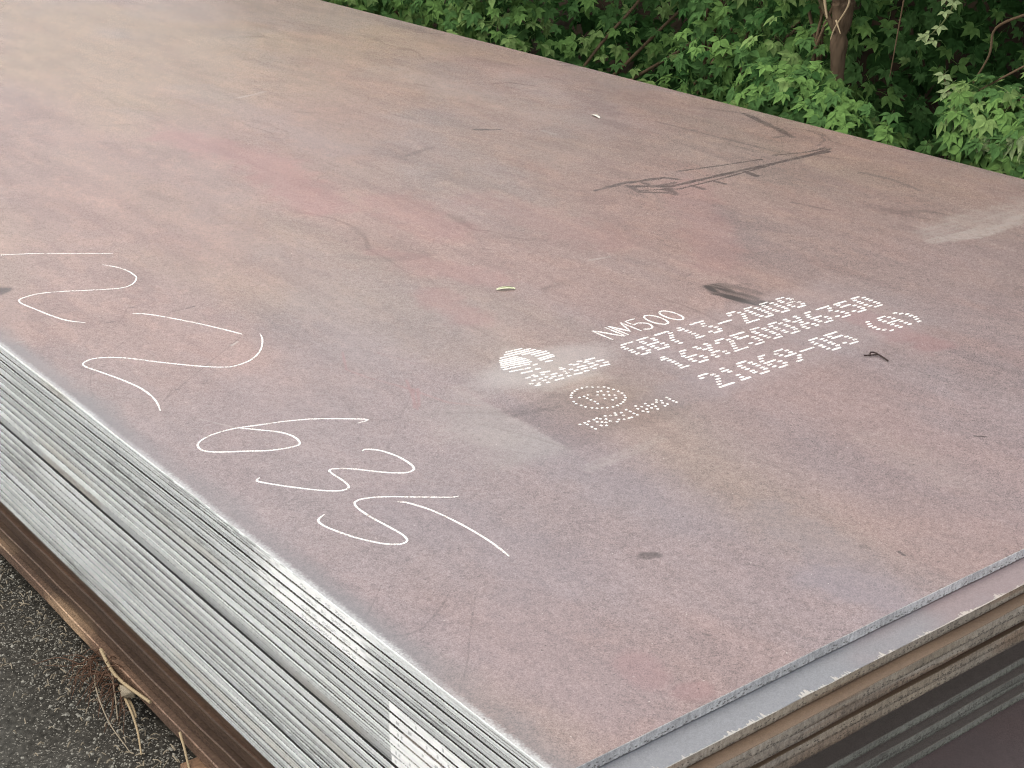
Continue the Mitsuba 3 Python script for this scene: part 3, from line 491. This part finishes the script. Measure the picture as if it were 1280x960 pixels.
stalk([(-.015, 1.137, .020), (-.020, 1.107, .021), (-.030, 1.072, .024)], .0030, .0022, 'straw', 'stubby pale stalk beside the wood offcut')
r = np.random.default_rng(8); tuft = []
for i in range(70):
    b = np.array([-.016 + r.normal(0, .012), 1.21 + r.normal(0, .045), .008 + r.uniform(0, .05)])
    a = r.uniform(2.2, 4.6); L = r.uniform(.02, .075)
    m1 = b + [math.cos(a) * L * .5, math.sin(a) * L * .7, r.uniform(-.01, .015)]; e1 = m1 + [math.cos(a + r.normal(0, .7)) * L * .5, math.sin(a + r.normal(0, .7)) * L * .6, -r.uniform(.0, .04)]
    tuft.append(tube(curve([b, m1, e1], 4), np.linspace(r.uniform(.0008, .0018), .0005, 9), 5))
tag(add('dry_weed', mikit.ply(join(tuft), 'brown_root', smooth=True)), 'tangled brown dead weed caught at the foot of the rusty plates', 'dead weed')
def timber_color(p, n, uv):
    return mix((0.15, 0.085, 0.055), (0.26, 0.17, 0.11), noise(p.y * 60, p.x * 9, p.z * 90)) * (0.7 + 0.6 * noise(p.x * 130, p.y * 300, p.z * 300))
bsdf('timber', {'type': 'principled', 'base_color': proc(timber_color), 'roughness': 0.85, 'specular': 0.2})
def block(x0, x1, y0, y1, z0, z1):
    m = slab([(x0, y0), (x1, y0), (x1, y1), (x0, y1)], z0, z1, .004)
    return m
def chunk():
    q = np.random.default_rng(4).uniform(-1, 1, (14, 3)) * [.011, .024, .012] + [-.019, 1.128, .034]
    h = trimesh.PointCloud(q).convex_hull
    return h.vertices, h.faces
for y, label in ((0.80, 'rough brown timber bearer end under the rusty plates, nearest the bottom edge'),):
    tag(add('timber_bearer', mikit.ply(block(-.030, 2.4, y, y + .11, -.02, rust_top - 5 * rust_t - .001), 'timber')), label, 'timber')
tag(add('wood_offcut', mikit.ply(chunk(), 'grey_straw')), 'small pale wood offcut wedged against the lowest rusty plate', 'wood offcut')

# ------------------------------------------------------------------ the plants behind the stack
def leaf_bsdf(key, rgb, back):
    def col(p, n, uv):
        return mi.Color3f(rgb) * (0.72 + 0.56 * noise(p.x * 90, p.y * 90, p.z * 90))
    bsdf(key, {'type': 'twosided', 'bsdf': {'type': 'principled', 'base_color': proc(col), 'roughness': 0.42, 'specular': 0.35}} if back else
         {'type': 'principledthin', 'base_color': proc(col), 'roughness': 0.40, 'diff_trans': 0.42, 'spec_trans': 0.0, 'eta': 1.35})
    return key
LEAF = [leaf_bsdf('leaf_green', (0.080, 0.168, 0.056), False), leaf_bsdf('leaf_fresh', (0.142, 0.262, 0.078), False), leaf_bsdf('leaf_deep', (0.036, 0.092, 0.028), False),
        leaf_bsdf('leaf_lime', (0.200, 0.310, 0.110), False), leaf_bsdf('leaf_pale', (0.26, 0.34, 0.17), False)]
plain('stem_green', (0.10, 0.13, 0.05)); plain('stem_brown', (0.11, 0.075, 0.045), .85)

def leaflet(length, width, fold, droop):
    """one pointed leaflet in the xy plane along +x, folded along its midrib"""
    t = np.array([.06, .20, .38, .60, .82, 1.06]); w = np.array([.04, .50, 1.0, .88, .42, 0]) * width / 2
    x = t * length; z = -droop * t ** 2
    mid = np.column_stack([x, 0 * x, z]); L = np.column_stack([x - .02 * length, w, z + fold * w]); R = np.column_stack([x - .02 * length, -w, z + fold * w])
    V = np.vstack([mid, L[1:5], R[1:5]]); F = []
    Li = lambda i: 5 + i; Ri = lambda i: 9 + i
    F += [[0, 1, Li(1)], [0, Ri(1), 1]]
    for i in range(1, 4):
        F += [[i, i + 1, Li(i + 1)], [i, Li(i + 1), Li(i)], [i, Ri(i), Ri(i + 1)], [i, Ri(i + 1), i + 1]]
    F += [[4, 5, Li(4)], [4, Ri(4), 5]]
    return V, np.array(F)
def rot(axis, a):
    axis = np.asarray(axis, float) / np.linalg.norm(axis); K = np.array([[0, -axis[2], axis[1]], [axis[2], 0, -axis[0]], [-axis[1], axis[0], 0]])
    return np.eye(3) + math.sin(a) * K + (1 - math.cos(a)) * K @ K
def creeper_leaf(seed, n=5):
    """a hand-shaped leaf of n leaflets spreading from the end of its stalk; +x hangs down, +z faces outwards"""
    r = np.random.default_rng(seed); parts = []
    for k in range(n):
        a = (k - (n - 1) / 2) * (2.7 / (n - 1) if n > 1 else 0) * r.uniform(.92, 1.08)
        L = (1 - .13 * abs(k - (n - 1) / 2)) * r.uniform(.92, 1.08)
        v, f = leaflet(L, L * r.uniform(.43, .56), r.uniform(.15, .40), r.uniform(.05, .28))
        v = v @ rot([1, 0, 0], r.normal(0, .2)).T
        parts.append((v @ rot([0, 0, 1], a).T, f))
    parts.append(tube([(0, 0, 0), (-.35, .02, -.10), (-.75, .0, -.32)], [.022, .02, .02], 3))
    return join(parts)
LEAF_MESH = [creeper_leaf(s, n) for s, n in ((1, 5), (2, 5), (3, 5), (4, 5), (5, 5), (6, 3), (7, 5))]
LEAF_PLY = [[mikit.ply(m, b, smooth=False) for m in LEAF_MESH] for b in LEAF]

def frame(out, down, roll):
    """rotation whose +z is out and whose +x is about down"""
    z = out / np.linalg.norm(out); x = down - z * (down @ z); x /= np.linalg.norm(x) + 1e-9; y = np.cross(z, x)
    R = np.column_stack([x, y, z])
    return R @ rot([0, 0, 1], roll)
def m44(R, t):
    M = np.eye(4); M[:3, :3] = R; M[:3, 3] = t; return M

gy, gz = np.meshgrid(np.arange(420) / 50 - 1, np.arange(150) / 50 - 1, indexing='ij')
gq = np.stack([gy * 2.6, gz * 3.2, 0 * gy + 1.7], -1)
WALL = 2.66 + 0.34 * meshkit.fbm(gq, 3, 4) + 0.16 * meshkit.noise(gq * 3.1, 9)
bump = lambda y, z, y0, z0, sy, sz: math.exp(-((y - y0) / sy) ** 2 - ((z - z0) / sz) ** 2)
def face_x(y, z):
    """how far back the leafy face lies at y, and at height z above the plate"""
    x = float(WALL[int(round((y + 1) * 50)) % len(WALL), min(max(int(round((z + 1) * 50)), 0), 149)])
    # dark hollow to the right of the trunk, arched over by growth above
    hollow = min(max((2.16 - y) / .14, 0), 1) * min(max((0.58 - z) / .16, 0), 1)
    x += 0.95 * hollow
    x += 1.3 * bump(y, z, 3.34, 0.10, .30, .34)                      # gap between the two bright masses
    if y > 3.75: x -= .14
    x += 0.22 * bump(y, z, 2.62, 0.18, .10, .20)
    if z > .3 and y > 2.1: x += (z - .3) * .35
    return x
def put(plant, y, z, x, mesh, mat, out, size, part=True):
    R = frame(out, np.array([rng.normal(0, .25) - .15, rng.normal(0, .35), -1.0]), rng.normal(0, .35)) * size
    plant.append((mesh, mat, m44(R, [x, y, TOP + z]), part))

def normal_at(y, z):
    e = .04
    gx = (face_x(y + e, z) - face_x(y - e, z)) / (2 * e); gz = (face_x(y, z + e) - face_x(y, z - e)) / (2 * e)
    n = np.array([-1.0, gx, gz]); return n / np.linalg.norm(n)

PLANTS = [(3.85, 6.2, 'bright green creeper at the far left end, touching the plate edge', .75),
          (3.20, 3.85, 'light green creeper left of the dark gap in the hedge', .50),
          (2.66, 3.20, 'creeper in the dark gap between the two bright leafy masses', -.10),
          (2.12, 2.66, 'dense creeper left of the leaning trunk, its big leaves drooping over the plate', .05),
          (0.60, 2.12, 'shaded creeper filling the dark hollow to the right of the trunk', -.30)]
def finish(name, plant, label, stems=()):
    key = number(name); labels[key] = {}
    tag(key, label, 'creeper')
    shown = [q for q in plant if q[3]]
    rest = [q for q in plant if not q[3]]
    if len(shown) > 290: rest += shown[290:]; shown = shown[:290]
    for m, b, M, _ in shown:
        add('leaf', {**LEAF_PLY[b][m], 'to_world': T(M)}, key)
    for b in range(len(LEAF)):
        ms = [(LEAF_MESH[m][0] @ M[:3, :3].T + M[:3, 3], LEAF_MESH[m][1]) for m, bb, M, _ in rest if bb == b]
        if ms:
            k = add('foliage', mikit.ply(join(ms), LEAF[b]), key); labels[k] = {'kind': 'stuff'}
    for s in stems:
        add('stem', mikit.ply(s, 'stem_brown', smooth=True), key)
    return key

for y0, y1, label, tone in PLANTS:
    plant, cand = [], []
    for layer, (back, cell) in enumerate(((0, .044), (.07, .054), (.18, .075), (.42, .10))):
        for y in np.arange(y0, y1, cell):
            for z in np.arange(-.50, 1.25 if layer < 3 else 1.0, cell):
                yy, zz = y + rng.uniform(-.5, .5) * cell, z + rng.uniform(-.5, .5) * cell
                x = face_x(yy, zz) + back + rng.uniform(-.04, .05)
                n = normal_at(yy, zz)
                x = max(x, 2.575 if zz < .08 else 2.50)
                if layer == 0 and meshkit.noise(np.array([[yy * 9, zz * 9, 3.3]]), 2)[0] < .16: continue
                out = n * .8 + np.array([-.25, -.10, .55]) + rng.normal(0, .38, 3)
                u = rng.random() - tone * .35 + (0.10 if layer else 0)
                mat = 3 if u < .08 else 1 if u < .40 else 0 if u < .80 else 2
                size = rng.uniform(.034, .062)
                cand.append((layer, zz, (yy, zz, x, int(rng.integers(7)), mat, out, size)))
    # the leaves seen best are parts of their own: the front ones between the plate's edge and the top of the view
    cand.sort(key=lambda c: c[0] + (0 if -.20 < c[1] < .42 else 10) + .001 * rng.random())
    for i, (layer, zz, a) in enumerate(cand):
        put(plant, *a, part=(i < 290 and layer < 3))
    stems = []
    for _ in range(5):
        y = rng.uniform(y0, min(y1, y0 + 1.5)); path = []
        for z in np.linspace(-.53, 1.1, 9):
            path.append((face_x(y, z) + .07 + rng.uniform(-.02, .03), y + rng.normal(0, .03), TOP + z))
        stems.append(tube(curve(path, 4), np.linspace(.008, .003, 33), 6))
    finish('creeper', plant, label, stems)

# the bright low bush in front of the hollow, on the right
plant = []
for i in range(520):
    v = rng.normal(0, 1, 3); v /= np.linalg.norm(v); v[0] = -abs(v[0])
    s = rng.uniform(.72, 1.05)
    c = np.array([[2.80, 1.36, .00], [2.82, 1.42, .05], [2.80, 1.22, .03]][i % 3])
    pos = c + v * s * np.array([.20, .20, .15])
    if pos[0] < 2.53 or pos[2] < -.30: continue
    u = rng.random(); mat = 3 if u < .16 else 1 if u < .60 else 0 if u < .92 else 4
    put(plant, pos[1], pos[2], pos[0], int(rng.integers(7)), mat, v * .7 + np.array([-.3, -.15, .6]) + rng.normal(0, .4, 3), rng.uniform(.036, .060))
for i in range(120):
    y, z = rng.uniform(1.0, 1.75), rng.uniform(-.5, -.05)
    put(plant, y, z, rng.uniform(2.66, 3.0), int(rng.integers(7)), 0, np.array([-.6, -.2, .6]) + rng.normal(0, .4, 3), rng.uniform(.05, .07), part=False)
# leaves crowding the foot of the trunk belong to the creeper of their own
foot = []
for i in range(380):
    v = rng.normal(0, 1, 3); v /= np.linalg.norm(v); v[0] = -abs(v[0])
    cc = np.array([[2.74, 1.97, -.03], [2.76, 2.10, .0], [2.72, 1.84, -.07], [2.74, 2.20, .01]][i % 4])
    pos = cc + v * rng.uniform(.7, 1.05) * np.array([.16, .15, .11])
    if pos[0] < 2.535: continue
    u = rng.random(); put(foot, pos[1], pos[2], pos[0], int(rng.integers(7)), 3 if u < .08 else 1 if u < .5 else 0 if u < .9 else 2, v * .7 + np.array([-.3, -.15, .6]) + rng.normal(0, .4, 3), rng.uniform(.034, .056))
finish('creeper', foot, 'low creeper leaves crowding the foot of the leaning trunk')
st = [tube(curve([(2.76, 1.5, TOP - .05), (2.75, 1.55, TOP + .06), (2.74, 1.60, TOP + .12), (2.72, 1.605, TOP + .165)], 5), np.linspace(.005, .002, 16), 6)]
for y, z, x in ((1.60, .115, 2.735), (1.585, .14, 2.73), (1.605, .165, 2.72), (1.57, .10, 2.74)):
    put(plant, y, z, x, 5, 4, np.array([-.5, -.3, .7]), .034)
finish('creeper', plant, 'bright low bush of pale green leaves at the right edge, spilling towards the plate', st)

# the tree whose trunk stands among the leaves
def bark(p, n, uv):
    c = mix((0.050, 0.034, 0.022), (0.150, 0.108, 0.072), fbm(p.x * 40, p.y * 40, p.z * 9, octaves=4))
    return mix(c, (0.06, 0.085, 0.03), smoothstep(0.55, 0.75, fbm(p.x * 9, p.y * 9, p.z * 6)) * 0.5)
def bark_bump(p, n, uv):
    return fbm(p.x * 70, p.y * 70, p.z * 16, octaves=3)
bsdf('bark', {'type': 'bumpmap', 'arbitrary': proc(bark_bump, 1e-3), 'scale': 0.016, 'bsdf': {'type': 'principled', 'base_color': proc(bark), 'roughness': 0.9, 'specular': 0.2}})
tree = number('tree'); labels[tree] = {}
tag(tree, 'leaning brown tree trunk rising out of the creeper leaves', 'tree')
tp = curve([(2.86, 2.10, 0), (2.85, 2.085, .50), (2.85, 2.092, .58), (2.85, 2.098, .70), (2.85, 2.094, .80), (2.85, 2.10, .90), (2.90, 2.12, TOP + .9), (2.98, 2.1, TOP + 1.9), (3.1, 2.2, TOP + 3.2)], 6)
rad = np.interp(tp[:, 2], [0, TOP + .02, TOP + .2, TOP + .30, TOP + 3.2], [.034, .021, .026, .036, .03]) * (1 + .12 * rng.normal(0, 1, len(tp)))
add('trunk', mikit.ply(tube(tp, rad, 12), 'bark', smooth=True), tree)
for pts, r0 in (([(2.83, 2.10, TOP + .20), (2.80, 2.15, TOP + .30), (2.78, 2.19, TOP + .42)], .010), ([(2.77, 2.07, TOP + .9), (2.4, 1.9, TOP + 1.5), (2.2, 1.5, TOP + 1.9)], .02), ([(2.8, 2.1, TOP + 1.0), (3.2, 2.8, TOP + 1.9), (3.3, 3.1, TOP + 2.6)], .02)):
    c = curve(pts, 6); add('limb', mikit.ply(tube(c, np.linspace(r0, r0 * .4, len(c)), 7), 'bark', smooth=True), tree)
for pts, r0 in (([(2.80, 2.14, .90), (2.80, 2.125, .82), (2.80, 2.11, .77)], .006), ([(2.80, 2.06, .89), (2.80, 2.03, .83), (2.80, 2.075, .75), (2.80, 2.09, .71)], .0038), ([(2.80, 2.075, .77), (2.79, 2.045, .735)], .003)):
    cc = curve(pts, 6); add('shoot', mikit.ply(tube(cc, np.linspace(r0, r0 * .5, len(cc)), 6), 'straw', smooth=True), tree)
# crown above the frame: it roofs the hollow and the bank
crown = []
for i in range(5200):
    c = np.array([[2.95, 1.55, 1.05], [3.3, 1.2, 1.25], [3.4, 2.2, 1.35], [3.9, 1.7, 1.6], [3.9, 2.9, 1.9], [4.3, .6, 1.7], [4.4, 4.2, 2.0], [3.3, .5, 1.2]][i % 8])
    v = rng.normal(0, 1, 3); v /= np.linalg.norm(v)
    pos = c + v * rng.uniform(.3, 1.0) ** .5 * np.array([.50, .62, .42]) * (1.35 if i % 8 > 3 else 1)
    if pos[2] < .50: continue
    M = m44(frame(v + np.array([0, 0, .7]) + rng.normal(0, .4, 3), np.array([0, 0, -1.0]) + rng.normal(0, .3, 3), rng.normal(0, .5)) * rng.uniform(.09, .14), pos + [0, 0, TOP])
    m = LEAF_MESH[i % 5]; crown.append((m[0] @ M[:3, :3].T + M[:3, 3], m[1]))
k = add('crown', mikit.ply(join(crown), 'leaf_deep'), tree); labels[k] = {'kind': 'stuff'}

# ivy over the bank behind everything
r = np.random.default_rng(77); iv = []
for i in range(5200):
    x, y = r.uniform(3.6, 6.2), r.uniform(-.5, 9)
    b = min(max((x - 3.5) / 3, 0), 1); z = b * b * (3 - 2 * b) * 2.6 + r.uniform(.02, .30)
    M = m44(frame(np.array([-.8, -.2, .6]) + r.normal(0, .35, 3), np.array([-.2, 0, -1.0]) + r.normal(0, .3, 3), r.normal(0, .5)) * r.uniform(.06, .10), [x, y, z])
    m = LEAF_MESH[i % 7]; iv.append((m[0] @ M[:3, :3].T + M[:3, 3], m[1]))
tag(add('ground_ivy', mikit.ply(join(iv), 'leaf_deep'), None), 'dark leafy ground cover on the bank deep behind the plants', 'ground cover', kind='stuff')

# bare twigs standing in the hollow
for pts, r0, label in (([(2.80, 1.36, .915), (2.80, 1.405, .886), (2.80, 1.51, .829), (2.80, 1.522, .750), (2.80, 1.575, .641), (2.84, 1.62, .56)], .0045, 'bent bare twig with a kink in the dark hollow on the right'),
                       ([(2.75, 1.30, .79), (2.75, 1.351, .766), (2.75, 1.478, .682), (2.78, 1.56, .63)], .0038, 'bare twig crossing the right edge of the picture, middle of three'),
                       ([(2.72, 1.26, .74), (2.72, 1.318, .697), (2.72, 1.43, .600), (2.76, 1.50, .54)], .0042, 'lowest bare twig at the right edge, slanting into the bright bush'),
                       ([(2.85, 1.86, .92), (2.85, 1.87, .852), (2.85, 1.885, .699), (2.86, 1.90, .62)], .0028, 'thin upright twig hanging just right of the trunk')):
    c = curve(pts, 6); tag(add('bare_twig', mikit.ply(tube(c, np.linspace(r0, r0 * .5, len(c)), 6), 'stem_brown', smooth=True)), label, 'twig')
# the pale sprig hanging into view at the top right
sp = number('leafy_sprig'); labels[sp] = {}
tag(sp, 'hanging sprig of pale green leaves at the top, in front of the dark hollow', 'sprig')
c = curve([(2.74, 1.60, TOP + .62), (2.70, 1.588, .967), (2.70, 1.585, .893), (2.70, 1.612, .840), (2.70, 1.645, .804)], 6)
add('stem', mikit.ply(tube(c, np.linspace(.004, .002, len(c)), 6), 'stem_green', smooth=True), sp)
for i, (y, z) in enumerate(((1.645, .804), (1.624, .790), (1.663, .795), (1.612, .830), (1.60, .872), (1.575, .90), (1.60, .915), (1.58, .95))):
    R = frame(np.array([-.6, -.4, .7]) + rng.normal(0, .3, 3), np.array([0, .4, -1.0]) + rng.normal(0, .3, 3), rng.normal(0, .4)) * rng.uniform(.024, .034)
    add('leaf', {**LEAF_PLY[4][5], 'to_world': T(m44(R, [2.685, y, z]))}, sp)
